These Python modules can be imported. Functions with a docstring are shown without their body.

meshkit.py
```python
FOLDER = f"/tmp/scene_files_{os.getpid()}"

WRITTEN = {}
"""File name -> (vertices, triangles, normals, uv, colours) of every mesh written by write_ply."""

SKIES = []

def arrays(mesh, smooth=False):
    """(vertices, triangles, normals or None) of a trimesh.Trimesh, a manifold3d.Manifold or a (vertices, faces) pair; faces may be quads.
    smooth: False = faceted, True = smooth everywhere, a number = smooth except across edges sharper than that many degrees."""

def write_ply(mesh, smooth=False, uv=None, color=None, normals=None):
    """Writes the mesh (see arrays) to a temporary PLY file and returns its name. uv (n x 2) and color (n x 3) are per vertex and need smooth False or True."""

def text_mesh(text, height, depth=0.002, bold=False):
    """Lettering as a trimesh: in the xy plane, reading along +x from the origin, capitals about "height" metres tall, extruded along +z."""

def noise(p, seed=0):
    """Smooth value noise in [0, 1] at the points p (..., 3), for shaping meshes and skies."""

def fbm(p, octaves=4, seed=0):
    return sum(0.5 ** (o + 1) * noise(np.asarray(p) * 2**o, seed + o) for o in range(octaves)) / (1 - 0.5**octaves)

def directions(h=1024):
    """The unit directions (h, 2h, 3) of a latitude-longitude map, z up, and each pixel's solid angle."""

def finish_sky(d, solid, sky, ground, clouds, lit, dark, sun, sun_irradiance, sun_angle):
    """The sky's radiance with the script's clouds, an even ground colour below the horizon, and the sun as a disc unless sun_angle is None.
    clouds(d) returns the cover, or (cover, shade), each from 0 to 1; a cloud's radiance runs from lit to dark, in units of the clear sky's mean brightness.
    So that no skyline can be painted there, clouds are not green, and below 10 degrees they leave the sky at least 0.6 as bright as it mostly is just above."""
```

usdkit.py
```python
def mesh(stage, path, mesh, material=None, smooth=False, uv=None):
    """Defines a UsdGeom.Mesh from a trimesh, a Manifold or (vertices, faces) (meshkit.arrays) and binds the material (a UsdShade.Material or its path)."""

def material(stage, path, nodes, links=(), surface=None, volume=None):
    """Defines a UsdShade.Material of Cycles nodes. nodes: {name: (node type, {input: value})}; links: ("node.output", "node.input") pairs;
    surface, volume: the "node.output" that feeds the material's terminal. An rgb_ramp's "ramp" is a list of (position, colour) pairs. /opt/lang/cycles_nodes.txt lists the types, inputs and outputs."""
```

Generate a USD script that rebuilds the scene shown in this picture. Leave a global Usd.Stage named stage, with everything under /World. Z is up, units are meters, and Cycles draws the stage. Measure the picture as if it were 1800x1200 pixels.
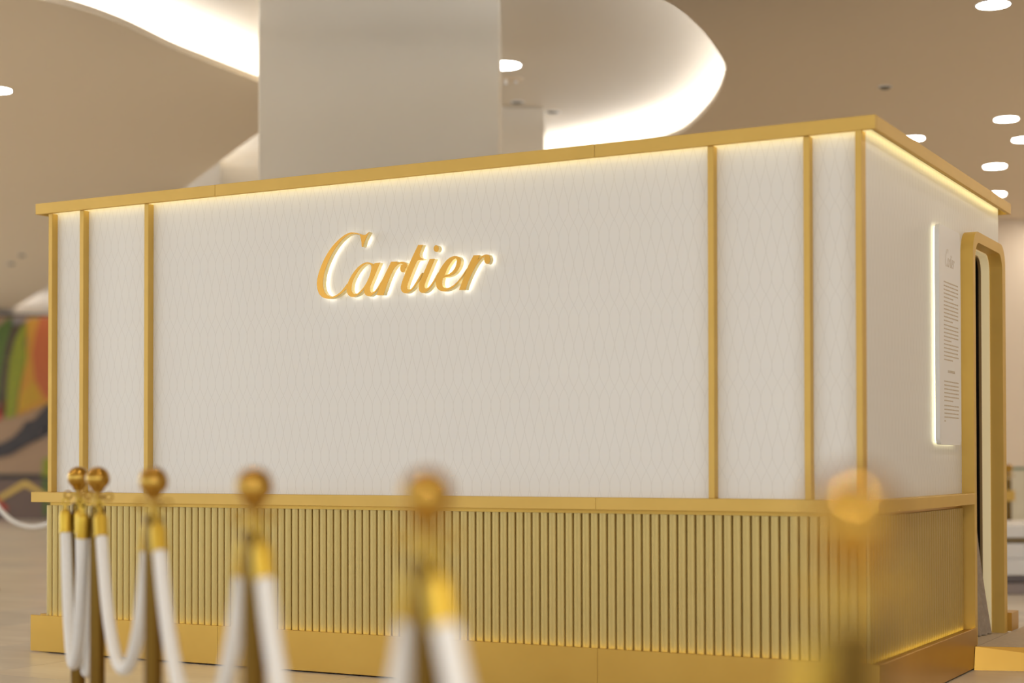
import math, random
import numpy as np
import trimesh, usdkit, meshkit
import manifold3d as m3
from shapely.geometry import Polygon, LineString, box as sbox, Point
from shapely.ops import unary_union
from shapely import affinity
from pxr import Usd, UsdGeom, UsdLux, UsdShade, Gf, Sdf

random.seed(7)
rng = np.random.default_rng(7)
stage = Usd.Stage.CreateInMemory()
UsdGeom.SetStageUpAxis(stage, "Z")
UsdGeom.SetStageMetersPerUnit(stage, 1.0)
UsdGeom.Xform.Define(stage, "/World")
UsdGeom.Scope.Define(stage, "/World/Looks")

# ------------------------------------------------------------------ camera, light, exposure
# world: x runs along the booth's long front (the front's right corner is x = 0), y into the hall, z up
CX, CY, CZ = 1.8562, -6.3042, 0.98
YAW, PITCH, ROLL = 0.50239, 0.01735, -0.00139
FPX, PY0 = 2845.18, 766.156
cam = UsdGeom.Camera.Define(stage, "/World/camera")
cam.CreateHorizontalApertureAttr(36.0)
cam.CreateVerticalApertureAttr(24.0)
cam.CreateFocalLengthAttr(FPX * 36.0 / 1800)
cam.CreateVerticalApertureOffsetAttr((PY0 - 600) * 36.0 / 1800)
cam.CreateClippingRangeAttr((0.05, 500.0))
cam.CreateFStopAttr(0.96)
cam.CreateFocusDistanceAttr(7.7)
cam.CreateExposureAttr(0.0)
_c, _s = math.cos(YAW), math.sin(YAW)
right = np.array([_c, _s, 0.0]); fwd = np.array([-_s, _c, 0.0]); up = np.array([0, 0, 1.0])
f2 = fwd * math.cos(PITCH) + up * math.sin(PITCH)
u2 = -fwd * math.sin(PITCH) + up * math.cos(PITCH)
r3 = right * math.cos(ROLL) + u2 * math.sin(ROLL)
u3 = -right * math.sin(ROLL) + u2 * math.cos(ROLL)
M = Gf.Matrix4d(*r3, 0, *u3, 0, *(-f2), 0, CX, CY, CZ, 1)
cam.AddTransformOp().Set(M)

dome = UsdLux.DomeLight.Define(stage, "/World/daylight")      # soft daylight that enters from the open side of the hall
dome.CreateColorAttr(Gf.Vec3f(0.82, 0.925, 1.04))
dome.CreateIntensityAttr(0.68)


def hall(lat, dep, z=0.0):
    """A point of the hall from its distances across and along the hall's own axis (the hall is turned against the booth)."""
    return np.array([CX + lat * _c - dep * _s, CY + lat * _s + dep * _c, z])


def unseen_lamp(k, lat, dep, z, r, power):                    # unseen ceiling lamps, most of them added to brighten booth and hall
    L = UsdLux.DiskLight.Define(stage, f"/World/unseen_hall_lamps/lamp_{k:03d}")
    L.CreateRadiusAttr(r); L.CreateIntensityAttr(power); L.CreateColorAttr(Gf.Vec3f(1.0, 0.9, 0.76))
    L.AddTranslateOp().Set(Gf.Vec3d(*map(float, hall(lat, dep, z))))


UsdGeom.Xform.Define(stage, "/World/unseen_hall_lamps")
_k = 0
for lat, dep in ((0.25, -0.8), (-2.75, -0.8), (3.25, -0.8)):  # the two weaker ones are added, the strong one makes the nearest ball's glint
    _k += 1
    unseen_lamp(_k, lat, dep, 3.74, 0.045, 5000.0 if lat == 0.25 else 1000.0)
for lat, dep in ((-3.4, 5.2), (-0.6, 4.6), (2.2, 4.0)):  # unseen, added to warm the upper part of the booth's front
    _k += 1
    unseen_lamp(_k, lat, dep, 3.74, 0.1, 90.0)
for lat, dep in ((-8, 5), (-8.5, 10), (-9, 15), (-10, 21), (6.6, 11), (7, 15)):  # unseen, added so light bounced off the floor lifts the ceiling
    _k += 1
    unseen_lamp(_k, lat, dep, 3.74, 0.11, 560.0 if lat < 0 else 430.0)
_k += 1
unseen_lamp(_k, 6.15, 17.75, 3.74, 0.06, 300.0)
unseen_lamp(_k + 1, 4.3, 7.4, 3.74, 0.08, 260.0)
DOWNLIGHT, COVE, LED, HALO = 34.0, 12.5, 6.5, 5.0

# ------------------------------------------------------------------ materials
def mat(name, color, rough=0.5, metal=0.0, **kw):
    return usdkit.material(stage, f"/World/Looks/{name}", {"p": ("principled_bsdf", dict(base_color=color, roughness=rough, metallic=metal, **kw))}, surface="p.BSDF")


def emit(name, color, strength):
    return usdkit.material(stage, f"/World/Looks/{name}", {"e": ("emission", dict(color=color, strength=strength))}, surface="e.emission")


def noisy(name, c1, c2, scale, rough, metal=0.0, stretch=(1, 1, 1), detail=3.0, bump=0.0, **kw):
    nodes = {"g": ("geometry", {}), "m": ("mapping", {"scale": stretch}), "n": ("noise_texture", {"scale": scale, "detail": detail, "roughness": 0.55}),
             "r": ("rgb_ramp", {"ramp": [(0.3, c1), (0.7, c2)]}), "p": ("principled_bsdf", dict(roughness=rough, metallic=metal, **kw))}
    links = [("g.position", "m.vector"), ("m.vector", "n.vector"), ("n.fac", "r.fac"), ("r.color", "p.base_color")]
    if bump:
        nodes["b"] = ("bump", {"strength": bump, "distance": 0.002}); links += [("n.fac", "b.height"), ("b.normal", "p.normal")]
    return usdkit.material(stage, f"/World/Looks/{name}", nodes, links, surface="p.BSDF")


def lattice(name, axis, base, line):
    """Printed wall covering: a fine lattice of long ogees. axis: the coordinate that runs along the wall."""
    P, T, X0, Z0, A, a2 = 0.0489, 0.3605, -1.2017, 2.0334, 0.5 / 1.10, 0.25
    n, l = {"g": ("geometry", {}), "s": ("separate_xyz", {})}, [("g.position", "s.vector")]

    def op(k, t, a, b=None, c=None):
        ins = {"math_type": t}
        for key, v in (("value1", a), ("value2", b), ("value3", c)):
            if v is None: continue
            if isinstance(v, str): l.append((v, f"{k}.{key}"))
            else: ins[key] = float(v)
        n[k] = ("math", ins)
        return f"{k}.value"
    u = op("u", "multiply_add", f"s.{axis}", 1 / P, -X0 / P)
    th = op("th", "multiply_add", "s.z", -2 * math.pi / T, 2 * math.pi * Z0 / T)
    s1 = op("s1", "sine", th)
    s2 = op("s2", "sine", op("t2", "multiply", th, 2.0))
    g = op("gg", "multiply", op("ga", "multiply_add", s2, a2, s1), A)
    ds = []
    for k, sign in (("p", "add"), ("q", "subtract")):
        f = op(k + "f", "fraction", op(k + "o", "add", op(k + "a", sign, u, g), 0.5))
        ds.append(op(k + "d", "absolute", op(k + "c", "subtract", f, 0.5)))
    d = op("dm", "minimum", *ds)
    n["mr"] = ("map_range", {"range_type": "smoothstep", "from_min": 0.012, "from_max": 0.042, "to_min": 1.0, "to_max": 0.0, "clamp": True})
    l.append((d, "mr.value"))
    n["mx"] = ("mix", {"color1": base, "color2": line}); l.append(("mr.result", "mx.fac"))
    n["p"] = ("principled_bsdf", {"roughness": 0.42, "specular_ior_level": 0.4}); l.append(("mx.color", "p.base_color"))
    return usdkit.material(stage, f"/World/Looks/{name}", n, l, surface="p.BSDF")


K = {}
K["panel_front"] = lattice("panel_front", "x", (0.79, 0.775, 0.74), (0.71, 0.69, 0.65))
K["panel_side"] = lattice("panel_side", "y", (0.79, 0.775, 0.74), (0.71, 0.69, 0.65))
K["gold"] = noisy("gold", (0.65, 0.425, 0.095), (0.685, 0.45, 0.105), 6, 0.5, 0.3)
K["gold_plinth"] = noisy("gold_plinth", (0.53, 0.31, 0.06), (0.57, 0.34, 0.07), 3, 0.32, 0.85)
K["flute"] = mat("flute", (0.50, 0.365, 0.125), 0.38, 0.65)
K["bronze"] = mat("bronze", (0.34, 0.24, 0.11), 0.45, 0.6)
K["letter"] = mat("letter_gold", (0.62, 0.33, 0.065), 0.34, 1.0)
K["polished"] = mat("polished_gold", (0.46, 0.27, 0.05), 0.08, 1.0)
K["cap"] = mat("cap_gold", (0.66, 0.45, 0.06), 0.42, 0.85)
K["ring"] = mat("ring_gold", (0.46, 0.28, 0.05), 0.40, 1.0)
K["rope"] = noisy("white_rope", (0.74, 0.72, 0.69), (0.80, 0.78, 0.75), 120, 0.75, bump=0.3)
K["ceil"] = mat("ceiling_paint", (0.81, 0.69, 0.53), 0.8)
K["ceil_up"] = mat("raised_ceiling_paint", (0.78, 0.70, 0.58), 0.8)
K["ledge_led"] = emit("ledge_glow", (1.0, 0.80, 0.18), 4.5)
K["letter_side_glow_tint"] = mat("letter_return_glow_tint", (0.88, 0.76, 0.42), 0.45, 0.6)  # same gold as the face, paled: the backlight's glow put into the colour
K["pole"] = mat("pole_gold_dark_reflection", (0.16, 0.088, 0.016), 0.2, 1.0)  # same gold; the dark hall mirrored in it is put into the colour
K["column"] = mat("column_paint", (0.70, 0.615, 0.49), 0.6)
K["wall"] = mat("wall_paint", (0.74, 0.64, 0.53), 0.8)
K["white"] = mat("white_lacquer", (0.83, 0.83, 0.83), 0.35)
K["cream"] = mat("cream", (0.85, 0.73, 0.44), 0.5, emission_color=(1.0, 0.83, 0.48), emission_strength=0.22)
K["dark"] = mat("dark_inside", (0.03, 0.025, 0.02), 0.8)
K["carpet"] = noisy("carpet", (0.52, 0.42, 0.29), (0.60, 0.48, 0.34), 60, 0.9)
K["curtain"] = noisy("curtain_cloth", (0.33, 0.26, 0.19), (0.40, 0.32, 0.24), 40, 0.85)
K["ink"] = mat("brown_ink", (0.60, 0.51, 0.38), 0.6)
K["logo_ink"] = mat("logo_ink", (0.64, 0.57, 0.47), 0.5)
K["lamp"] = emit("lamp_glow", (1.0, 0.96, 0.9), DOWNLIGHT)
K["cove"] = emit("cove_glow", (0.90, 0.96, 1.04), COVE)
K["led"] = emit("strip_glow", (1.0, 0.86, 0.42), LED)
K["halo"] = emit("halo_glow", (1.0, 0.93, 0.80), HALO)
K["board_halo"] = emit("board_halo_glow", (1.0, 0.90, 0.55), 3.0)
K["trim"] = mat("lamp_trim", (0.85, 0.84, 0.82), 0.5)
K["vent"] = mat("dark_grille", (0.20, 0.18, 0.14), 0.7)
K["floor"] = noisy("floor_stone", (0.66, 0.57, 0.45), (0.82, 0.74, 0.61), 2.2, 0.30, stretch=(0.5, 2.0, 1), detail=6)
K["floor2"] = noisy("floor_stone_grey", (0.58, 0.52, 0.44), (0.76, 0.69, 0.58), 1.8, 0.30, stretch=(0.5, 2.0, 1), detail=6)
K["joint"] = mat("floor_joint", (0.34, 0.28, 0.2), 0.5)
for n_, c_ in dict(green=(0.10, 0.16, 0.02), lime=(0.27, 0.29, 0.01), umber=(0.09, 0.055, 0.03), amber=(0.58, 0.27, 0.02), orange=(0.52, 0.12, 0.025), saffron=(0.55, 0.31, 0.01),
                   fawn=(0.40, 0.25, 0.14), charcoal=(0.045, 0.035, 0.035), grey=(0.33, 0.28, 0.27), black=(0.01, 0.01, 0.01), taupe=(0.17, 0.105, 0.075), red=(0.5, 0.06, 0.03)).items():
    K[n_] = mat("paint_" + n_, c_, 0.55)
K["glass"] = usdkit.material(stage, "/World/Looks/pane_glass", {"f": ("fresnel", {"IOR": 1.45}), "t": ("transparent_bsdf", {"color": (0.93, 0.97, 0.95)}), "g": ("glossy_bsdf", {"roughness": 0.03, "color": (1, 1, 1)}), "m": ("mix_closure", {})},
                             [("f.fac", "m.fac"), ("t.BSDF", "m.closure1"), ("g.BSDF", "m.closure2")], surface="m.closure")
K["green_edge"] = mat("glass_edge", (0.12, 0.2, 0.13), 0.2)

# ------------------------------------------------------------------ helpers
used = {}


def path_for(name, parent=None):
    base = (str(parent) if parent else "/World") + "/" + name
    n = used.get(base, 0); used[base] = n + 1
    return base if n == 0 else f"{base}_{n:03d}"


def say(prim, label=None, cat=None, group=None, kind=None):
    for k, v in (("label", label), ("category", cat), ("group", group), ("kind", kind)):
        if v: prim.SetCustomDataByKey(k, v)


def obj(name, mesh, m, parent=None, label=None, cat=None, group=None, kind=None, smooth=30):
    if isinstance(mesh, list): mesh = trimesh.util.concatenate(mesh)
    p = path_for(name, parent)
    usdkit.mesh(stage, p, mesh, K[m] if isinstance(m, str) else m, smooth=smooth)
    say(stage.GetPrimAtPath(p), label, cat, group, kind)
    return p


def thing(name, label, cat, loc=(0, 0, 0), rz=0.0, group=None, kind=None):
    p = path_for(name)
    x = UsdGeom.Xform.Define(stage, p)
    x.AddTranslateOp().Set(Gf.Vec3d(*map(float, loc)))
    if rz: x.AddRotateZOp().Set(math.degrees(rz))
    say(x.GetPrim(), label, cat, group, kind)
    return p


def copy(src, label, loc, rz=0.0, group=None, cat=None):
    s = stage.GetPrimAtPath(src)
    p = path_for(src.rsplit("/", 1)[1].split("_0")[0])
    x = UsdGeom.Xform.Define(stage, p)
    x.AddTranslateOp().Set(Gf.Vec3d(*map(float, loc)))
    if rz: x.AddRotateZOp().Set(math.degrees(rz))
    x.GetPrim().GetReferences().AddInternalReference(src)
    x.GetPrim().SetInstanceable(True)
    say(x.GetPrim(), label, cat or s.GetCustomDataByKey("category"), group)
    return p


def bx(x0, x1, y0, y1, z0, z1, bevel=0.0):
    if bevel > 0:
        r, c = bevel, []
        for a in (x0 + r, x1 - r):
            for b in (y0 + r, y1 - r):
                for d in (z0 + r, z1 - r):
                    for e in ((1, 0, 0), (0, 1, 0), (0, 0, 1)):
                        for sg in (-1, 1): c.append((a + sg * r * e[0], b + sg * r * e[1], d + sg * r * e[2]))
        return trimesh.convex.convex_hull(np.array(c))
    m = trimesh.creation.box([x1 - x0, y1 - y0, z1 - z0]); m.apply_translation([(x0 + x1) / 2, (y0 + y1) / 2, (z0 + z1) / 2])
    return m


def prism(poly, z0, z1):
    gs = [g for g in getattr(poly, "geoms", [poly]) if g.area > 1e-9]
    m = trimesh.util.concatenate([trimesh.creation.extrude_polygon(g, z1 - z0, engine="earcut") for g in gs])
    m.apply_translation([0, 0, z0])
    return m


def to_front(m):
    """(x, z, depth) -> world: an extrusion in the front wall's plane; its depth runs towards the viewer (-y)."""
    m.apply_transform(np.array([[1, 0, 0, 0], [0, 0, -1, 0], [0, 1, 0, 0], [0, 0, 0, 1.0]])); return m


def to_side(m):
    """(y, z, depth) -> world: in the side wall's plane; depth runs outwards (+x)."""
    m.apply_transform(np.array([[0, 0, 1, 0], [1, 0, 0, 0], [0, 1, 0, 0], [0, 0, 0, 1.0]])); return m


def lathe(profile, n=32):
    return trimesh.creation.revolve(np.array(profile, float), sections=n)


def tube(pts, r, n=14):
    pts = np.asarray(pts, float); r = np.broadcast_to(r, len(pts))
    T = np.gradient(pts, axis=0); T /= np.linalg.norm(T, axis=1, keepdims=True)
    side = np.array([-T[0][1], T[0][0], 0.0]); side = side / np.linalg.norm(side) if np.linalg.norm(side) > 1e-6 else np.array([1.0, 0, 0])
    v, f = [], []
    for p, t, rr in zip(pts, T, r):
        side = side - t * side.dot(t); side /= np.linalg.norm(side); w = np.cross(t, side)
        for k in range(n):
            a = 2 * math.pi * k / n; v.append(p + rr * (math.cos(a) * side + math.sin(a) * w))
    for i in range(len(pts) - 1):
        for k in range(n):
            a, b = i * n + k, i * n + (k + 1) % n
            f += [(a, b, b + n), (a, b + n, a + n)]
    c0, c1 = len(v), len(v) + 1
    v += [pts[0], pts[-1]]
    for k in range(n):
        f += [(c0, (k + 1) % n, k), (c1, (len(pts) - 1) * n + k, (len(pts) - 1) * n + (k + 1) % n)]
    return trimesh.Trimesh(np.array(v), np.array(f), process=False)


def torus(R, r, n=24, k=10):
    a = np.linspace(0, 2 * math.pi, n + 1)
    m = tube(np.c_[R * np.cos(a), R * np.sin(a), np.zeros_like(a)], r, k)
    return m


def rrect(x0, x1, y0, y1, r):
    return sbox(x0 + r, y0 + r, x1 - r, y1 - r).buffer(r, quad_segs=10)

# ------------------------------------------------------------------ the hall: floor, ceilings, walls, columns
def hall_poly(pts):
    return Polygon([tuple(hall(a, b)[:2]) for a, b in pts])


ZL, ZU = 3.75, 4.065                                           # the lower ceiling and the raised ceiling inside its curved opening


def curve(pts, n=6):
    """Catmull-Rom through the points."""
    p = np.array(pts, float); q = np.vstack([2 * p[0] - p[1], p, 2 * p[-1] - p[-2]]); out = []
    for i in range(1, len(q) - 2):
        for t in np.linspace(0, 1, n, endpoint=False):
            a, b, c, d = q[i - 1], q[i], q[i + 1], q[i + 2]
            out.append(0.5 * (2 * b + (c - a) * t + (2 * a - 5 * b + 4 * c - d) * t * t + (3 * b - a - 3 * c + d) * t ** 3))
    return [tuple(x) for x in out] + [tuple(p[-1])]


lip_near = curve([(-14, 6.2), (-9, 6.2), (-5, 6.6), (-2.5, 7.3), (-1, 8.0), (0.0, 8.7), (0.56, 9.22), (0.904, 9.62), (1.073, 9.93), (1.251, 10.39), (1.387, 10.83), (1.484, 11.21),
                  (1.533, 11.63), (1.545, 12.37), (1.459, 13.31), (1.335, 13.73), (1.15, 14.1), (0.7, 14.7), (0.1, 15.3), (-0.7, 16.1), (-1.8, 17.4), (-3.2, 19.8), (-5.6, 24.5), (-7.6, 29.0)])
leaf = curve([(-9.0, 29.0), (-7.2, 25.1), (-3.272, 16.16), (-2.127, 13.52), (-1.72, 12.75), (-1.62, 12.35), (-1.68, 12.0), (-1.839, 11.68), (-2.109, 11.08), (-2.266, 10.72), (-2.5, 10.05),
              (-2.829, 9.6), (-3.7, 9.0), (-5.6, 8.2), (-9, 7.5), (-14, 7.5)])
opening = hall_poly(lip_near + leaf).buffer(0)
room = hall_poly([(-14, -5), (14, -5), (14, 29.2), (-14, 29.2)])
lower = room.difference(opening)
parts_ = list(getattr(lower, "geoms", [lower]))
obj("ceiling", prism(lower, ZL, ZL + 0.042), "ceil", label="smooth beige lower ceiling with a long curved opening", cat="ceiling", kind="structure")
obj("ceiling", prism(room.buffer(0.3), ZU, ZU + 0.08), "ceil_up", label="raised beige ceiling seen inside the curved opening", cat="ceiling", kind="structure")
ribbon = unary_union([opening.buffer(o_, quad_segs=12).boundary.buffer(0.022) for o_ in (0.22, 0.55, 0.9, 1.25)]).intersection(room.buffer(-0.35)).intersection(lower.buffer(-0.15))
rib = sorted(getattr(ribbon, "geoms", [ribbon]), key=lambda g: -g.area)
# two runs: on the peninsula at the left, on the ceiling round the opening's right
leaf_zone = hall_poly(leaf + [(-14, 29)]).buffer(0.1)
for zone, txt in ((lambda g: leaf_zone.contains(g.representative_point()), "hidden strip light glowing along the left ceiling panel's curved edge"),
                  (lambda g: not leaf_zone.contains(g.representative_point()), "hidden strip light glowing along the right end of the ceiling opening")):
    gs = [g for g in rib if zone(g) and g.area > 0.01]
    if gs:
        t = thing("cove_light", txt, "cove light")
        obj("strip", trimesh.util.concatenate([prism(g, ZL + 0.06, ZL + 0.088) for g in gs]), "cove", t)
        obj("channel", trimesh.util.concatenate([prism(g.buffer(0.012), ZL + 0.042, ZL + 0.06) for g in gs]), "trim", t)

fl = "/World/floor"
used[fl] = 1
x = UsdGeom.Xform.Define(stage, fl); say(x.GetPrim(), "polished beige stone floor of the hall", "floor", kind="structure")
base = room.buffer(6.0)
obj("bed", prism(base, -0.06, -0.004), "joint", fl)
TL, TW = 1.6, 0.8
near_tiles, rest = [], []
for i in range(-24, 12):
    for j in range(-12, 30):
        x0, y0 = i * TL + (0.5 * TL if j % 2 else 0), j * TW
        c = np.array([x0 + TL / 2 - CX, y0 + TW / 2 - CY]); dep = -c[0] * _s + c[1] * _c; lat = c[0] * _c + c[1] * _s
        if not room.buffer(3).contains(Point(x0 + TL / 2, y0 + TW / 2)): continue
        seen = 4.0 < dep < 24 and -0.40 * dep < lat < 0.40 * dep and not (-3.6 < x0 and x0 + TL < -0.4 and 0.3 < y0 and y0 + TW < 2.2)
        m = bx(x0 + 0.0015, x0 + TL - 0.0015, y0 + 0.0015, y0 + TW - 0.0015, -0.02, 0.0)
        if seen and len(near_tiles) < 290: near_tiles.append((m, i * 7 + j * 3))
        else: rest.append(m)
for m, k in near_tiles:
    obj("tile", m, "floor" if k % 5 < 3 else "floor2", fl, smooth=False)
p = obj("tile_field", rest, "floor", fl, smooth=False); say(stage.GetPrimAtPath(p), kind="stuff")


def hall_box(lat0, lat1, d0, d1, z0, z1, bevel=0.0):
    m = bx(lat0, lat1, d0, d1, z0, z1, bevel)
    T = np.eye(4); T[:2, 0] = right[:2]; T[:2, 1] = fwd[:2]; T[:2, 3] = [CX, CY]
    m.apply_transform(T); return m


obj("wall_back", hall_box(-14, 14, 29.0, 29.2, 0, ZU), "wall", label="far beige wall at the end of the hall", cat="wall", kind="structure")
obj("wall_right", hall_box(3.0, 14, 18.3, 18.5, 0, ZL), "wall", label="pinkish beige wall behind the booth's doorway at right", cat="wall", kind="structure")
obj("wall_right_side", hall_box(8.0, 8.2, -4.0, 18.3, 0, ZL), "wall", label="added unseen beige wall blocking light along the hall's right side", cat="wall", kind="structure")  # unseen, added to darken the faces turned to the right
obj("column", hall_box(-1.675, -0.075, 10.66, 12.0, 0, ZU, 0.012), "column", label="broad square column rising behind the booth into the ceiling", cat="column", kind="structure")
obj("column", hall_box(-0.6, 0.285, 13.92, 14.6, 0, ZU, 0.012), "column", label="farther column just right of the broad column", cat="column", kind="structure")
obj("column", hall_box(-2.706, -1.9, 14.95, 15.85, 0, ZU, 0.012), "column", label="brightly lit column just left of the broad column", cat="column", kind="structure")

# ------------------------------------------------------------------ the booth
W, D, H1, HC, OC, ZR, HR, OR_, ZP, OP = 4.385, 2.41, 2.354, 0.056, 0.056, 0.837, 0.052, 0.068, 0.195, 0.068
PO, PW = 0.042, 0.0262
booth = thing("display_booth", "white panelled jewellery booth with gold trim and fluted gold base", "booth")
posts = [-4.361, -4.142, -3.705, -0.657, -0.2445, -0.0302]
ZC = H1 - HC
# wall covering between the posts
edges = [-W] + [p + PW / 2 for p in posts[1:5]] + [0.0]
for a, b in zip(edges[:-1], edges[1:]):
    obj("wall_panel", bx(a + 0.001, (b - 0.001) if b < 0 else -0.0206, 0.0, 0.02, ZR - 0.01, H1 - 0.03), "panel_front", booth, smooth=False)
door_out = rrect(1.574, 2.297, -0.4, 2.108, 0.11)
side = sbox(0.0, ZR - 0.01, D + 0.001, H1 - 0.03).difference(door_out)
cut = sbox(0, 0, 1.48, 3)
m = to_side(prism(side, -0.02, 0.0)); obj("wall_panel", m, "panel_side", booth, smooth=False)
low = sbox(0.0, 0.02, D + 0.001, ZR - 0.0105).difference(door_out)
obj("backing", [to_side(prism(low, -0.02, -0.004)), bx(-W, -0.0206, 0.004, 0.02, 0.02, ZR - 0.0105)], "gold_plinth", booth, smooth=False)
obj("rear_wall", [bx(-W, -0.0206, D - 0.02, D, 0.02, H1 - 0.03), bx(-W, -W + 0.02, 0.02, D - 0.02, 0.02, H1 - 0.03)], "white", booth, smooth=False)
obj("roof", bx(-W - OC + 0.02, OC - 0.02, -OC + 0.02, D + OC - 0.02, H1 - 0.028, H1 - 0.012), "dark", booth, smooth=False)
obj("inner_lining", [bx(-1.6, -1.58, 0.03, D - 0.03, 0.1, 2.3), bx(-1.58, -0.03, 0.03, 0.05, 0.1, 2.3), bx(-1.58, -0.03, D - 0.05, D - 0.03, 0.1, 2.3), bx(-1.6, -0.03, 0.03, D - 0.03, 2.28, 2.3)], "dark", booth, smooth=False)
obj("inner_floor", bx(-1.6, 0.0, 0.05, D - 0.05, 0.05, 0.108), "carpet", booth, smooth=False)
for p in posts:
    q = 0.0160 if p > -0.1 else 0.0
    obj("post", bx(p + q / 4, p + PW + q / 4, -PO - q, 0.0, ZR + 0.0003, ZC - 0.0005, 0.0015), "gold", booth, smooth=False)
# cornice boards, with joints; a return lip and the strip light behind them
c_cuts = [-W - OC, -3.24, -1.1704, OC]
for a, b in zip(c_cuts[:-1], c_cuts[1:]):
    obj("cornice_board", bx(a + 0.0008, b - 0.0008, -OC, -OC + 0.02, ZC, H1, 0.0012), "gold", booth, smooth=False)
for a, b in ((-OC + 0.0208, 1.98), (1.982, D + OC)):
    obj("cornice_board", bx(OC - 0.02, OC, a, b, ZC, H1, 0.0012), "gold", booth, smooth=False)
obj("cornice_board", bx(-W - OC, -W - OC + 0.02, -OC + 0.0208, D + OC, ZC, H1, 0.0012), "gold", booth, smooth=False)
obj("cornice_board", bx(-W - OC + 0.021, OC - 0.021, D + OC - 0.02, D + OC, ZC, H1, 0.0012), "gold", booth, smooth=False)
obj("strip_light", [bx(-W + 0.02, OC - 0.026, -OC + 0.022, -OC + 0.030, H1 - 0.036, H1 - 0.030), bx(OC - 0.030, OC - 0.022, -OC + 0.03, D + 0.02, H1 - 0.036, H1 - 0.030)], "led", booth, smooth=False, label="glowing strip light tucked behind the cornice")
# the rail at hip height and the plinth at the floor
for a, b in ((-W - OR_, -1.163), (-1.1622, OR_)):
    obj("rail", bx(a, b, -OR_, 0.0, ZR - HR, ZR, 0.0015), "gold", booth, smooth=False)
obj("rail", bx(0.0, OR_, 0.0005, 1.574, ZR - HR, ZR, 0.0015), "gold", booth, smooth=False)
obj("rail", bx(-W - OR_, -W, 0.0005, D, ZR - HR, ZR, 0.0015), "gold", booth, smooth=False)
for a, b in ((-W - OP, -3.21), (-3.2092, -1.1567), (-1.1560, OP)):
    obj("plinth_board", bx(a, b, -OP, -OP + 0.009, 0.007, ZP, 0.0012), "gold_plinth", booth, smooth=False)
obj("plinth_ledge", [bx(-W - 0.05, OP - 0.0095, -OP + 0.0095, 0.0, 0.06, ZP - 0.011), bx(0.0, OP - 0.0095, 0.0, 1.573, 0.06, ZP - 0.011)], "gold_plinth", booth, smooth=False)
obj("ledge_light", [bx(-W, OP - 0.016, -OP + 0.010, -OP + 0.015, ZP - 0.011, ZP - 0.007), bx(OP - 0.015, OP - 0.010, -0.05, 1.57, ZP - 0.011, ZP - 0.007)], "ledge_led", booth, smooth=False, label="thin yellow strip light on the plinth's ledge")
obj("plinth_board", bx(OP - 0.009, OP, -OP + 0.0095, 1.574, 0.007, ZP, 0.0012), "gold_plinth", booth, smooth=False)
obj("plinth_board", bx(0.0, OP + 0.012, 2.30, 2.47, 0.112, ZP + 0.012, 0.0015), "gold_plinth", booth, smooth=False)
obj("plinth_board", bx(-W - OP, -W, 0.0005, D, 0.007, ZP, 0.0015), "gold_plinth", booth, smooth=False)
obj("foot", bx(-W + 0.05, -0.05, 0.03, D - 0.03, 0.0, 0.05), "dark", booth, smooth=False)
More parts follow.
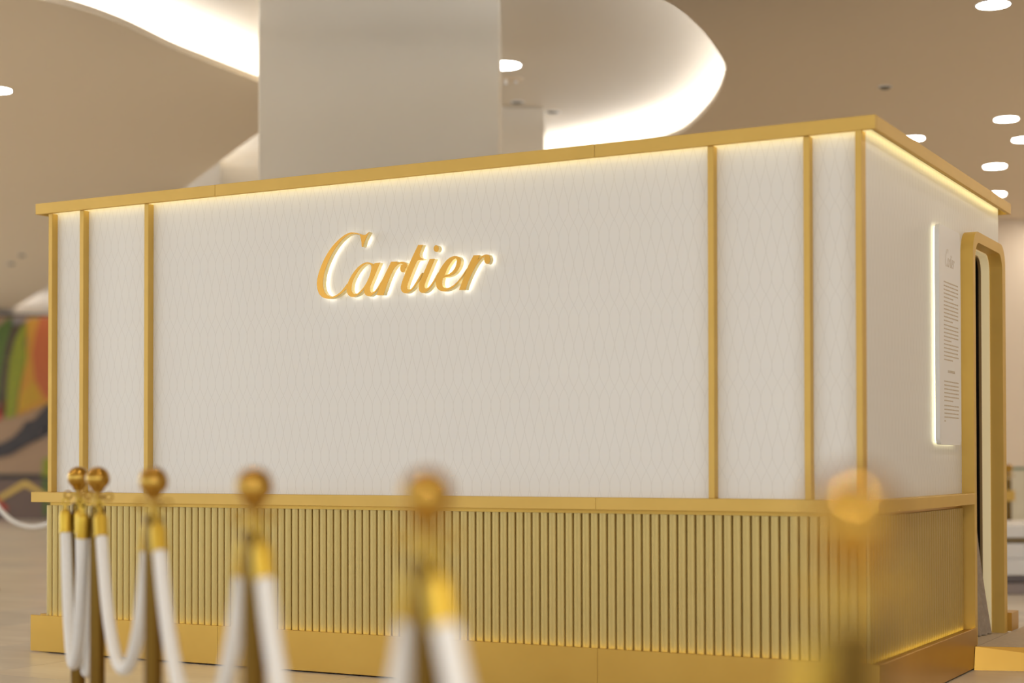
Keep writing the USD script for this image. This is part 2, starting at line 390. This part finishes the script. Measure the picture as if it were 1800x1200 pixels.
# flutes: rounded upright ribs
PITCH_F = 0.0408
arc = [(0.0200 * math.copysign(abs(math.cos(t)) ** 0.9, math.cos(t)), 0.0168 * math.sin(t) ** 0.9) for t in np.linspace(0, math.pi, 13)]
fl_poly = Polygon([(a, -b) for a, b in arc])
flute = trimesh.creation.extrude_polygon(fl_poly, ZR - HR - ZP + 0.010 - 0.018, engine="earcut"); flute.apply_translation([0, 0, ZP - 0.010])  # stops short of the rail; the dark gap stands in for its shadow
for k in range(-66, 41):
    m = flute.copy(); m.apply_translation([-1.6690 + PITCH_F * (k - 0.5) , 0.003, 0])
    obj("flute", m, "flute", booth, smooth=40)
turn = trimesh.transformations.rotation_matrix(math.pi / 2, [0, 0, 1])
for k in range(38):
    m = flute.copy(); m.apply_transform(turn); m.apply_translation([-0.003, 0.0225 + PITCH_F * k, 0])
    obj("flute", m, "flute", booth, smooth=40)
# the doorway's frame with rounded upper corners, its lit reveal and the slim inner frame
zb = 0.108
ring = rrect(1.574, 2.297, -0.4, 2.108, 0.11).difference(rrect(1.622, 2.225, -0.4, 2.056, 0.085)).intersection(sbox(0, zb, 5, 5))
df = obj("door_frame", to_side(prism(ring, -0.006, 0.0595)), "gold", booth, smooth=30)
reveal = rrect(1.60, 2.247, -0.4, 2.078, 0.10).difference(rrect(1.63, 2.218, -0.4, 2.048, 0.085)).intersection(sbox(0, zb, 5, 5))
obj("lit_reveal", to_side(prism(reveal, -0.047, -0.006)), "cream", df, smooth=30, label="pale glowing reveal inside the gold doorway")
inner = rrect(1.60, 2.247, -0.4, 2.078, 0.10).difference(rrect(1.632, 2.216, -0.4, 2.040, 0.08)).intersection(sbox(0, zb, 5, 5))
obj("inner_frame", to_side(prism(inner, -0.060, -0.047)), "bronze", df, smooth=30)

# curtain just inside the doorway: hangs in folds and swings out at its foot
cv, cf = [], []
nz, ny = 40, 60
for i in range(nz + 1):
    t = i / nz; z = 2.03 - t * (2.03 - 0.113)
    out = 0.092 * max(0.0, (t - 0.62) / 0.38) ** 1.6
    for j in range(ny + 1):
        s = j / ny
        y = 1.70 + 0.50 * s - 0.02 * t * s
        xx = -0.088 + 0.012 * math.sin(s * 42 + 0.8 * t) + out * (0.35 + 0.65 * s) + 0.006 * math.sin(7 * t + 9 * s)
        cv.append((xx, y, z))
for i in range(nz):
    for j in range(ny):
        a = i * (ny + 1) + j; cf += [(a, a + 1, a + ny + 2), (a, a + ny + 2, a + ny + 1)]
cm = trimesh.Trimesh(np.array(cv), np.array(cf), process=False)
back = cm.copy(); back.apply_translation([-0.004, 0, 0]); back.invert()
t = thing("curtain", "taupe cloth curtain hanging in the booth's gold doorway", "curtain")
obj("cloth", [cm, back], "curtain", t, smooth=60)
obj("curtain_rail", tube([(-0.09, 1.66, 2.035), (-0.09, 2.21, 2.035)], 0.008), "bronze", t)

# entrance platform in front of the doorway
pl = thing("entrance_platform", "low carpeted platform with shiny gold edges at the booth's doorway", "platform")
P2 = Polygon([(0.0695, 1.530), (0.0695, 2.75), (0.95, 2.60), (0.95, 1.83)])
obj("platform_top", prism(P2.buffer(-0.004), 0.02, 0.108), "carpet", pl, smooth=False)
bot = [(0.0695, 1.508), (0.98, 1.80)]
v = np.array([(0.0695, 1.528, 0.109), (0.955, 1.826, 0.109), (0.985, 1.795, 0.0), (0.0695, 1.500, 0.0), (0.0695, 1.534, 0.109), (0.955, 1.832, 0.109), (0.985, 1.83, 0.0), (0.0695, 1.53, 0.0)])
obj("edge_trim", trimesh.convex.convex_hull(v), "gold_plinth", pl, smooth=False)
v = np.array([(0.951, 1.836, 0.109), (0.951, 2.60, 0.109), (0.985, 2.62, 0.0), (0.985, 1.836, 0.0), (0.957, 1.836, 0.109), (0.957, 2.60, 0.109)])
obj("edge_trim", trimesh.convex.convex_hull(v), "gold_plinth", pl, smooth=False)
v = np.array([(0.0695, 2.751, 0.109), (0.955, 2.601, 0.109), (0.985, 2.63, 0.0), (0.0695, 2.79, 0.0), (0.0695, 2.756, 0.109), (0.955, 2.607, 0.109)])
obj("edge_trim", trimesh.convex.convex_hull(v), "gold_plinth", pl, smooth=False)
obj("platform_neck", bx(0.0, 0.0695, 1.576, 2.295, 0.0, 0.108), "carpet", pl, smooth=False)

# ------------------------------------------------------------------ the illuminated sign: seven script letters standing off the wall
LETTERS = {
    'C': [[(-92.9,455.2),(-88.9,444.9),(-84.1,431.3),(-81.3,412.8),(-80.1,392.8),(-73.4,392.4),(-68.6,405.3),(-61.1,423.1),(-50.3,440.6),(-38,460.6),(-46.4,455.2),(-56.7,448.7),(-67,446.4),(-78.2,449.2),(-90.9,454),(-106.9,459.8),(-122.9,463.3),(-139,465.1),(-155,462.8),(-179.2,454.5),(-207.5,438.1),(-235.9,416.5),(-260.3,393),(-284.7,362.6),(-305.2,328.5),(-321.6,294.1),(-331.8,264.4),(-335.9,237.6),(-333.8,213.9),(-325.6,189.9),(-309.2,172.2),(-288.7,162.8),(-264.2,159.5),(-239.8,162),(-215.4,169.1),(-195.2,179.8),(-177.1,192.8),(-161,206.3),(-163,225.4),(-179.1,207.3),(-199.3,188.3),(-223.5,174.5),(-243.8,169.5),(-264.2,171.6),(-280.5,180.8),(-292.8,194.9),(-300.2,215.5),(-301.8,235.8),(-299,262.5),(-290.8,292.3),(-276.5,325.1),(-258.2,357.6),(-237.9,386.5),(-215.6,411.8),(-191.3,433.6),(-167.1,448.7),(-147,456.3),(-126.9,457.9),(-108.9,455.3),(-98.9,451.3)]],
    'a': [[(-17.4,309.3),(-31.3,316.1),(-51.1,319.7),(-71,316.6),(-92.9,305.6),(-114.8,288.6),(-136.9,265),(-152.9,240.9),(-163.8,218.1),(-165.8,198.2),(-162.2,181.4),(-152.9,169.2),(-138.8,161.8),(-122.8,162),(-104.8,166.7),(-86.9,177.4),(-70.9,189.9),(-55.1,207.2),(-39.2,231.2),(-25.3,260.2),(-15.5,286.1)], [(-7.6,312.7),(22,313.5),(8.2,288),(-11.5,249.5),(-28.1,218),(-36.4,198),(-35.2,184.7),(-27.3,176),(-15.5,177.7),(0.3,189.4),(16.1,208.3),(35.7,235.3),(31.8,217.4),(14.1,193.6),(-3.6,176.4),(-19.4,164.7),(-35.2,159.2),(-49.1,161.6),(-61,169.5),(-67,181.4),(-65.8,194.6),(-55.1,215.5),(-39.2,244.5),(-25.3,276.7),(-16.3,301)]],
    'a_hole': [[(-25.3,293.3),(-28.1,305),(-39.2,312),(-51.1,313.7),(-67,309),(-86.9,295.3),(-106.8,274.9),(-122.8,252.5),(-134.1,229.8),(-138.9,206.8),(-138,190.1),(-130.8,179.7),(-120.8,174.2),(-106.8,175.2),(-90.9,184.3),(-70.9,201.5),(-53.1,223.7),(-39.2,247.8),(-29.3,273.7)]],
    'r': [[(82.7,313.1),(115.8,312.7),(113,304),(125.5,308.5),(141,310.5),(156.4,307.9),(167.2,301.4),(169.6,289.8),(162.2,278.8),(157.2,288.2),(148.7,297.3),(137.1,302.5),(125.5,300.6),(111.9,293.3),(96.3,279.4),(78.8,249.3),(63.1,217.3),(50.2,186.7),(40.4,161.9),(2.3,163.9),(16.1,195.2),(35.7,235.3),(55.3,268.7),(71,294.1)], [(159.4,278.3),(158.7,272.7),(156.7,267.7),(153.6,263.8),(149.7,261.5),(145.4,260.8),(141.1,262),(137.2,264.8),(134.2,269),(132.2,274.3),(131.5,280),(132.2,285.6),(134.2,290.6),(137.3,294.5),(141.1,296.8),(145.4,297.5),(149.8,296.3),(153.6,293.5),(156.7,289.2),(158.7,284)]],
    't': [[(229.5,381.4),(254.6,380.5),(244.8,360.3),(237.5,342.6),(236.2,333.6),(240.2,325.5),(246.3,319.2),(258.5,316.3),(257,312.8),(244.8,311.4),(228,310.9),(221.8,307.1),(208,281.9),(189.6,243.9),(172.6,208.3),(168,192.9),(169.5,183.7),(177.2,179.3),(188,180.1),(200.3,189.8),(214.1,206),(229.5,226),(244.8,248.5),(253.9,253.2),(240.2,222.8),(223.3,201.6),(201.8,180.6),(186.5,169.7),(172.6,164.4),(158.7,163.3),(146.3,167.9),(138.6,176.1),(135.5,189.4),(137.7,205),(146.4,228.1),(161.8,261.2),(180.3,295.3),(201.9,334.4),(217.3,360.8)]],
    'i': [[(292,313.2),(319.3,312.8),(308.7,291.4),(293.5,261.2),(278.3,231),(266.1,205.7),(262.4,193),(263.6,183.8),(269.1,179.6),(278.3,180.4),(290.4,188.9),(305.6,204.9),(320.7,226),(335.9,248.4),(332.8,230.5),(325.3,218),(314.7,203.1),(299.5,184.5),(284.3,169.7),(269.1,161.5),(255.4,159.6),(243.2,162.8),(235.6,171),(232.5,184.2),(234,199.7),(240.2,215),(250.9,235.2),(266.1,265.5),(281.4,293.1)], [(339.6,357.8),(338.9,353),(337,348.8),(334,345.6),(330.2,343.6),(326,343.1),(321.8,344.2),(318,346.6),(315,350.3),(313,354.7),(312.4,359.6),(313,364.3),(315,368.5),(318,371.8),(321.8,373.7),(326,374.2),(330.2,373.2),(334,370.7),(337,367.1),(338.9,362.6)]],
    'e': [[(489.8,259.9),(485.3,249.9),(470.5,227.8),(449.7,203.3),(428.8,183.9),(407.9,170.9),(387,163.5),(365.9,161),(347.9,164.6),(334.3,173.6),(326.2,186.9),(323.8,202.6),(326.2,223.1),(334.4,243.3),(348,265.8),(366,287.9),(384.1,304.9),(402.1,315.3),(420,318.8),(437.9,316.9),(449.8,311),(456.3,300.4),(456.3,285),(449.8,267.4),(437.8,250.2),(421.4,237),(402,229.1),(381,224.7),(361.8,223.2),(356.3,205.9),(356.3,193),(361.4,182.4),(372,176.7),(384,175.5),(401.9,179),(422.9,189.4),(443.7,206.2),(461.6,225.7),(479.4,249)]],
    'e_hole': [[(366,231.7),(375,248.7),(387,268.6),(402,288.3),(417,304.1),(427.5,307.8),(434,303),(434.9,291.4),(430.4,273.7),(419.9,256.4),(405,244.4),(387,235.9)]],
    'r2': [[(522.3,315.4),(553.2,314.7),(543.8,294.4),(559.1,305.4),(573.7,313.9),(588.3,315.8),(602.9,312.1),(591.2,306),(579.6,306.7),(562,297.6),(544.4,280.9),(529.6,261.4),(514.9,238),(500.1,210.7),(488.2,185.8),(479.9,163.2),(446.1,163.7),(455.6,185),(467.5,210),(482.4,245),(497.2,274.8),(512,299.5)], [(608.4,292.2),(607.8,286.2),(605.9,280.8),(603,276.4),(599.2,273.3),(594.9,271.9),(590.4,272.2),(586.1,274.1),(582.3,277.7),(579.4,282.4),(577.5,288.1),(576.9,294.1),(577.6,300.1),(579.4,305.5),(582.4,310),(586.2,313),(590.5,314.4),(595,314.2),(599.3,312.2),(603,308.6),(605.9,303.9),(607.8,298.2)]],
}



def rounded(pts):
    """Chaikin, corners sharper than 48 degrees kept."""
    p = np.array(pts, float)
    for _ in range(2):
        out, n = [], len(p)
        for i in range(n):
            a, b, c = p[i - 1], p[i], p[(i + 1) % n]
            u, w = b - a, c - b
            ang = abs(math.degrees(math.atan2(u[0] * w[1] - u[1] * w[0], u @ w)))
            if ang > 48: out.append(b)
            else: out += [b - 0.25 * u, b + 0.25 * w]
        p = np.array(out)
    return p


def letter_shape(k, scale=0.001):
    s = unary_union([Polygon(rounded(l)).buffer(0) for l in LETTERS[k]])
    for l in LETTERS.get(k + "_hole", []): s = s.difference(Polygon(rounded(l)).buffer(0))
    return affinity.scale(s, scale, scale, origin=(0, 0))


word = ["C", "a", "r", "t", "i", "e", "r2"]
shapes_ = [letter_shape(k) for k in word]
for i in range(1, len(word)): shapes_[i] = shapes_[i].difference(shapes_[i - 1].buffer(0.0004))
sign = thing("wall_sign", "gold script lettering glowing from behind on the white panel", "sign", (-2.3, 0, 1.6))
for s in shapes_:
    s = s.simplify(0.0004)
    a = obj("letter", to_front(prism(s, 0.0435, 0.0455)), "letter", sign, smooth=25)
    obj("return", to_front(prism(s.buffer(-0.0003), 0.016, 0.0434)), "letter_side_glow_tint", a, smooth=25)
    inner_ = s.buffer(-0.004)
    if inner_.area > 0:
        obj("backlight", to_front(prism(inner_, 0.012, 0.0155)), "halo", a, smooth=False)
    c = s.representative_point()
    obj("stud", to_front(prism(Point(c.x, c.y).buffer(0.002), 0.0, 0.012)), "bronze", a, smooth=False)

# ------------------------------------------------------------------ notice board beside the doorway
nb = thing("notice_board", "tall white rounded notice board lit from behind beside the doorway", "board", (0, 0, 0))
bs = rrect(1.02, 1.425, 1.066, 2.067, 0.035)
obj("board", to_side(prism(bs, 0.014, 0.034)), "white", nb, smooth=30)
obj("back_frame", to_side(prism(bs.buffer(-0.014), 0.0, 0.006)), "white", nb, smooth=30)
obj("backlight", to_side(prism(bs.buffer(-0.008).difference(bs.buffer(-0.02)), 0.0065, 0.0135)), "board_halo", nb, smooth=False)
lw = unary_union(shapes_); x0_, y0_, x1_, y1_ = lw.bounds; k_ = 0.17 / (x1_ - x0_)
lg = affinity.translate(affinity.scale(affinity.translate(lw, -(x0_ + x1_) / 2, -(y0_ + y1_) / 2), k_, k_ * 1.5, origin=(0, 0)), 1.2225, 1.925).simplify(0.0003)
obj("logo", to_side(prism(lg, 0.0341, 0.0345)), "logo_ink", nb, smooth=False)
rr = random.Random(3)


def text_block(z, lines, first=0.0, last=0.6):
    out = []
    for i in range(lines):
        y, end = 1.105, 1.375 if i < lines - 1 else 1.105 + 0.27 * last
        while y < end:
            w = min(rr.uniform(0.012, 0.04), end - y)
            if w > 0.004: out.append(to_side(prism(sbox(y, z - 0.003, y + w, z + 0.003), 0.0341, 0.0345)))
            y += w + 0.005
        z -= 0.0176
    return out


for z, n, last in ((1.811, 5, 0.65), (1.722, 6, 0.6), (1.614, 5, 0.5), (1.526, 5, 0.6), (1.356, 6, 0.6), (1.245, 5, 0.08)):
    obj("paragraph", text_block(z, n, last=last), "ink", nb, smooth=False)
obj("heading", [to_side(prism(sbox(1.175 + 0.012 * i, 1.397, 1.183 + 0.012 * i, 1.409), 0.0341, 0.0345)) for i in range(11)], "ink", nb, smooth=False)

# ------------------------------------------------------------------ rope stanchions
HOOK_R, HOOK_Z = 0.046, 0.872


def make_stanchion(label, loc, rz):
    s = thing("rope_stanchion", label, "stanchion", loc, rz, "gold rope stanchions")
    obj("base", lathe([(0, 0), (0.155, 0), (0.16, 0.004), (0.158, 0.012), (0.12, 0.022), (0.05, 0.034), (0.032, 0.05), (0.0, 0.05)], 48), "polished", s, smooth=40)
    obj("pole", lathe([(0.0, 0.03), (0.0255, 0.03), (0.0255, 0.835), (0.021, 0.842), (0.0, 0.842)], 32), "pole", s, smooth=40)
    obj("neck", lathe([(0, 0.84), (0.014, 0.84), (0.011, 0.856), (0.011, 0.866), (0.024, 0.868), (0.024, 0.876), (0.011, 0.879), (0.012, 0.892), (0, 0.892)], 28), "ring", s, smooth=40)
    obj("finial", lathe([(0, 0.888), (0.016, 0.888), (0.019, 0.894), (0.024, 0.903)] + [(0.040 * math.cos(t), 0.934 + 0.040 * math.sin(t)) for t in np.linspace(-0.62, math.pi / 2, 18)][:-1] + [(0, 0.974)], 40), "polished", s, smooth=60)
    for k in range(4):
        a = k * math.pi / 2
        r = torus(0.013, 0.0035, 18, 8)
        r.apply_transform(trimesh.transformations.rotation_matrix(math.pi / 2, [1, 0, 0]))
        r.apply_translation([0.036, 0, HOOK_Z]); r.apply_transform(trimesh.transformations.rotation_matrix(a, [0, 0, 1]))
        obj("ring", r, "ring", s, smooth=60)
    return s


S = [(-2.335, -1.93), (-1.969, -2.222), (-1.164, -2.863), (-0.268, -3.569), (0.574, -4.236), (1.4335, -4.916)]
TURN = [0.0, 0.0, 0.0, 0.0, 0.15, 0.40]
row = math.atan2(S[5][1] - S[1][1], S[5][0] - S[1][0])
labels = ["gold rope stanchion farthest left, the first of the row in the photo", "gold rope stanchion second from the left in the row", "gold rope stanchion third from the left in the row", "gold rope stanchion fourth from the left in the row, blurred",
          "gold rope stanchion fifth from the left, very blurred before the fluted base", "nearest gold rope stanchion, hugely blurred before the booth's right corner"]
st0 = make_stanchion(labels[0], (*S[0], 0), row)
for l, p in zip(labels[1:], S[1:]): copy(st0, l, (*p, 0), row - TURN[S.index(p)], "gold rope stanchions")


def hook(i, ang):
    a = row + ang - TURN[i]; return np.array([S[i][0] + HOOK_R * math.cos(a), S[i][1] + HOOK_R * math.sin(a), HOOK_Z - 0.013])


def rope(A, B, drop, label, group="white barrier ropes"):
    """A hanging rope from hook A to hook B with gold ends; drop: how far its middle hangs under the hooks."""
    t = thing("barrier_rope", label, "rope", group=group)
    A, B = np.asarray(A, float), np.asarray(B, float)
    u = np.linspace(-1, 1, 61); k = 2.2
    sag = (np.cosh(k * u) - np.cosh(k)) / (np.cosh(k) - 1)
    pts = A + (B - A) * ((u + 1) / 2)[:, None]; pts[:, 2] += sag * drop
    d = np.r_[0, np.cumsum(np.linalg.norm(np.diff(pts, axis=0), axis=1))]; Lr = d[-1]
    at = lambda s: np.array([np.interp(s, d, pts[:, i]) for i in range(3)])
    e = 0.125
    obj("cord", tube([at(s) for s in np.linspace(e - 0.01, Lr - e + 0.01, 56)], 0.0195, 16), "rope", t, smooth=60)
    for s0, sg in ((0, 1), (Lr, -1)):
        P = lambda q: at(s0 + sg * q)
        prof = [(0.040, 0.007), (0.044, 0.014), (0.052, 0.019), (0.062, 0.0225), (0.115, 0.0225), (0.117, 0.0245), (0.124, 0.0245), (0.1255, 0.020)]
        c = obj("end_cap", tube([P(q) for q, _ in prof], [r for _, r in prof], 18), "cap", t, smooth=35)
        ring_ = torus(0.012, 0.003, 16, 6); ring_.apply_transform(trimesh.transformations.rotation_matrix(math.pi / 2, [1, 0, 0])); ring_.apply_transform(trimesh.transformations.rotation_matrix(row + 0.9, [0, 0, 1])); ring_.apply_translation(P(0.012))
        obj("snap_hook", [ring_, tube([P(0.022), P(0.03), P(0.042)], [0.004, 0.006, 0.007], 10)], "cap", c, smooth=60)
    return t


rope(hook(0, -math.pi / 2), hook(1, -math.pi / 2), 0.57, "white rope hanging from the leftmost stanchion's left side")
rope(hook(0, 0), hook(1, math.pi), 0.60, "white rope hanging between the two leftmost stanchions, in front")
rope(hook(1, 0), hook(2, math.pi), 0.5, "white rope sagging between the second and third stanchion from the left")
rope(hook(2, 0), hook(3, math.pi), 0.5, "white rope sagging between the third and fourth stanchion from the left")
rope(hook(3, 0), hook(4, math.pi), 0.5, "blurred white rope between the fourth and fifth stanchion from the left")
rope(hook(4, 0), hook(5, math.pi), 0.45, "very blurred white rope from the fifth to the nearest stanchion")

# ------------------------------------------------------------------ ceiling fittings
def downlight(lat, dep, z, label, r=0.1):
    c = hall(lat, dep, z)
    t = thing("ceiling_downlight", label, "downlight", c, group="round recessed downlights")
    obj("trim_ring", lathe([(r, 0.0), (r + 0.012, 0.0), (r + 0.012, -0.004), (r + 0.006, -0.006), (r, -0.004), (r, 0.0)], 40), "trim", t, smooth=40)
    obj("lens", lathe([(0, -0.0035), (r - 0.001, -0.0035), (r - 0.001, -0.001), (0, -0.001)], 40), "lamp", t, smooth=False)


downlight(2.910, 9.729, ZL, "round white ceiling downlight in the top right corner", 0.098)
downlight(3.981, 12.976, ZL, "round white downlight above the booth's right end, second from the top"  , 0.09)
downlight(4.379, 13.80, ZL, "round white downlight cut off by the photo's right edge"  , 0.09)
downlight(4.506, 15.045, ZL, "round white downlight above the booth's doorway, third from the top", 0.098)
downlight(3.421, 13.745, ZL, "round white downlight half hidden by the booth's right cornice near its front corner"  , 0.09)
downlight(4.978, 16.607, ZL, "round white downlight peeping over the far end of the booth's right cornice", 0.098)
downlight(-3.806, 11.919, ZL, "round white downlight at the photo's left edge", 0.105)
downlight(-0.06, 12.47, ZU, "round white downlight beside the broad column in the raised ceiling", 0.13)


def small_fitting(name, label, cat, lat, dep, z, r, h, m="vent", n=24):
    t = thing(name, label, cat, hall(lat, dep, z))
    obj("rim", lathe([(r, 0), (r * 1.15, 0), (r * 1.15, -0.006), (r, -0.008), (r, 0)], n), "trim", t, smooth=40)
    obj("grille", lathe([(0, -h), (r * 0.6, -h), (r * 0.98, -0.004), (r * 0.98, 0), (0, 0)], n), m, t, smooth=40)


small_fitting("smoke_detector", "small dark detector on the ceiling above the booth's right corner", "detector", 2.746, 11.85, ZL, 0.045, 0.02)
small_fitting("air_vent", "dark round vent right of the broad column, the nearer one", "vent", 0.048, 13.75, ZU, 0.055, 0.012)
small_fitting("air_vent", "dark round vent right of the farther column, the farther one", "vent", 0.363, 14.13, ZU, 0.055, 0.012)
small_fitting("sprinkler_head", "small sprinkler on the left ceiling, the left one of two", "sprinkler", -6.869, 22.17, ZL, 0.05, 0.03)
small_fitting("sprinkler_head", "small sprinkler on the left ceiling, the right one of two", "sprinkler", -6.456, 21.27, ZL, 0.05, 0.03)
ss = thing("ceiling_speaker", "pale ceiling device with small white lights just under the raised ceiling's downlight", "device", hall(-0.02, 12.94, ZU))
obj("plate", lathe([(0, -0.012), (0.09, -0.012), (0.12, -0.004), (0.12, 0), (0, 0)], 32), "ceil", ss, smooth=40)
for a in range(3):
    q = trimesh.creation.icosphere(2, 0.014); q.apply_translation([0.055 * math.cos(a * 2.1 + 2.6), 0.055 * math.sin(a * 2.1 + 2.6), -0.018]); obj("indicator", q, "trim", ss, smooth=True)

# ------------------------------------------------------------------ far left: mural with its base
DM = 28.7


def mural_pt(px, py, off=0.0):
    """A point of the mural's plane from (metres right of its left end, metres up)."""
    return hall(-12.0 + px, DM - off, py)


def flat(pts, off):
    """A thin board in the mural's plane; pts: (metres right of its left end, height)."""
    m = prism(Polygon(pts).buffer(0), 0, 0.004)
    T = np.eye(4); T[:3, 0] = right; T[:3, 1] = [0, 0, 1]; T[:3, 2] = -fwd; T[:3, 3] = hall(-12.0, DM - off, 0)
    m.apply_transform(T); return m


mu = thing("mural", "colourful painted mural panel of bold curved shapes on the far left wall", "mural")
obj("panel", hall_box(-12.0, -6.6, DM, DM + 0.08, 0.78, 3.64), "fawn", mu, smooth=False)
obj("frame_strip", hall_box(-12.0, -6.6, DM - 0.02, DM + 0.08, 0.737, 0.815), "black", mu, smooth=False)
obj("frame_strip", hall_box(-12.0, -6.6, DM - 0.02, DM + 0.08, 3.62, 3.66), "black", mu, smooth=False)
px = lambda q: [((x - 900) / 2845.18 * DM + 12.0, 0.98 + (815.5 - y) / 2845.18 * DM) for x, y in q]
for m_, pts in (("amber", [(44, 558), (120, 558), (150, 700), (85, 708), (30, 730), (34, 690), (44, 640), (48, 600)]),
                ("orange", [(70, 556), (140, 558), (150, 690), (82, 702), (62, 668), (56, 620), (62, 585)]),
                ("saffron", [(38, 690), (60, 668), (70, 700), (30, 726)]),
                ("lime", [(36, 574), (48, 566), (44, 600), (48, 625), (38, 665), (32, 690), (27, 730), (10, 735), (12, 680), (17, 630), (26, 595)]),
                ("umber", [(20, 570), (44, 562), (26, 595), (17, 630), (12, 680), (8, 730), (-2, 720), (2, 660), (10, 610)]),
                ("green", [(-60, 600), (-20, 585), (0, 570), (18, 556), (24, 562), (20, 575), (10, 610), (2, 660), (-2, 705), (-60, 700)]),
                ("grey", [(18, 566), (24, 557), (52, 558), (40, 566), (26, 572)]),
                ("red", [(-60, 715), (-4, 716), (9, 700), (8, 722), (0, 738), (-60, 740)]),
                ("charcoal", [(-40, 782), (0, 779), (22, 768), (38, 752), (44, 740), (60, 736), (84, 708), (120, 690), (150, 720), (84, 764), (50, 780), (20, 798), (0, 803), (-40, 806)]),
                ("grey", [(72, 758), (82, 750), (92, 750), (92, 764), (76, 768)]),
                ("lime", [(76, 806), (92, 800), (92, 836), (74, 836)])):
    obj("painted_shape", flat(px(pts), 0.006 + 0.0045 * len([1 for k in used if k.startswith(mu)])), m_, mu, smooth=False)
ba = thing("hoarding", "brown base wall with gold hexagon outlines under the mural", "hoarding")
obj("panel", hall_box(-12.0, -6.6, DM - 0.015, DM + 0.1, 0.0, 0.735), "taupe", ba, smooth=False)
for c0 in (44, -76, 164):
    pts = px([(c0 - 64, 882), (c0 - 1, 843), (c0 + 3, 843), (c0 + 64, 882), (c0 + 64, 903), (c0 + 56, 903), (c0 + 56, 886), (c0 + 1, 853), (c0 - 56, 886), (c0 - 56, 903), (c0 - 64, 903)])
    obj("gold_outline", flat(pts, 0.03), "gold", ba, smooth=False)
obj("painted_patch", flat(px([(-6, 870), (4, 880), (16, 892), (12, 897), (-6, 892)]), 0.035), "red", ba, smooth=False)
obj("painted_patch", flat(px([(75, 840), (86, 840), (86, 905), (77, 905)]), 0.025), "green", ba, smooth=False)

# a rope barrier far behind the booth's left end
bgA, bgB = hall(-4.15, 12.6), hall(-3.3, 12.6)
copy(st0, "far gold rope stanchion left of the booth, just outside the photo's left edge", bgA, YAW, "gold rope stanchions")
copy(st0, "far gold rope stanchion hidden behind the booth's left end", bgB, YAW, "gold rope stanchions")
rope(bgA + right * HOOK_R + up * (HOOK_Z - 0.013), bgB - right * HOOK_R + up * (HOOK_Z - 0.013), 0.36, "far white rope hanging left of the booth before the mural base")

# ------------------------------------------------------------------ far right: what shows beyond the doorway
bn = thing("tiered_bench", "white tiered bench behind the booth's doorway at the photo's right edge", "bench")
for z0, z1, m_, o in ((0.0, 0.085, "grey", 0.02), (0.085, 0.145, "grey", 0.10), (0.145, 0.27, "white", 0.0), (0.27, 0.385, "white", 0.015), (0.385, 0.425, "bronze", 0.08), (0.425, 0.52, "white", 0.0)):
    obj("tier", hall_box(3.45 + o, 6.2 - o, 12.1 + o, 13.2 - o, z0, z1 - 0.002, 0.006), m_, bn, smooth=False)
copy(st0, "far gold rope stanchion behind the white bench beside the doorway", hall(4.445, 14.5), YAW, "gold rope stanchions")
sg = thing("post_plate", "small gold plate on the far stanchion behind the white bench", "plate")
obj("plate", hall_box(4.40, 4.49, 14.455, 14.47, 0.645, 0.74, 0.002), "gold", sg, smooth=False)
obj("clip", hall_box(4.435, 4.455, 14.47, 14.474, 0.66, 0.72), "bronze", sg, smooth=False)
gb = thing("glass_balustrade", "glass balustrade with a green top edge right of the far stanchion", "balustrade")
obj("pane", hall_box(4.6, 8.0, 15.2, 15.215, 0.03, 0.92), "glass", gb, smooth=False)
obj("top_edge", hall_box(4.6, 8.0, 15.19, 15.225, 0.92, 0.945), "green_edge", gb, smooth=False)
obj("shoe", hall_box(4.6, 8.0, 15.17, 15.245, 0.0, 0.06), "trim", gb, smooth=False)
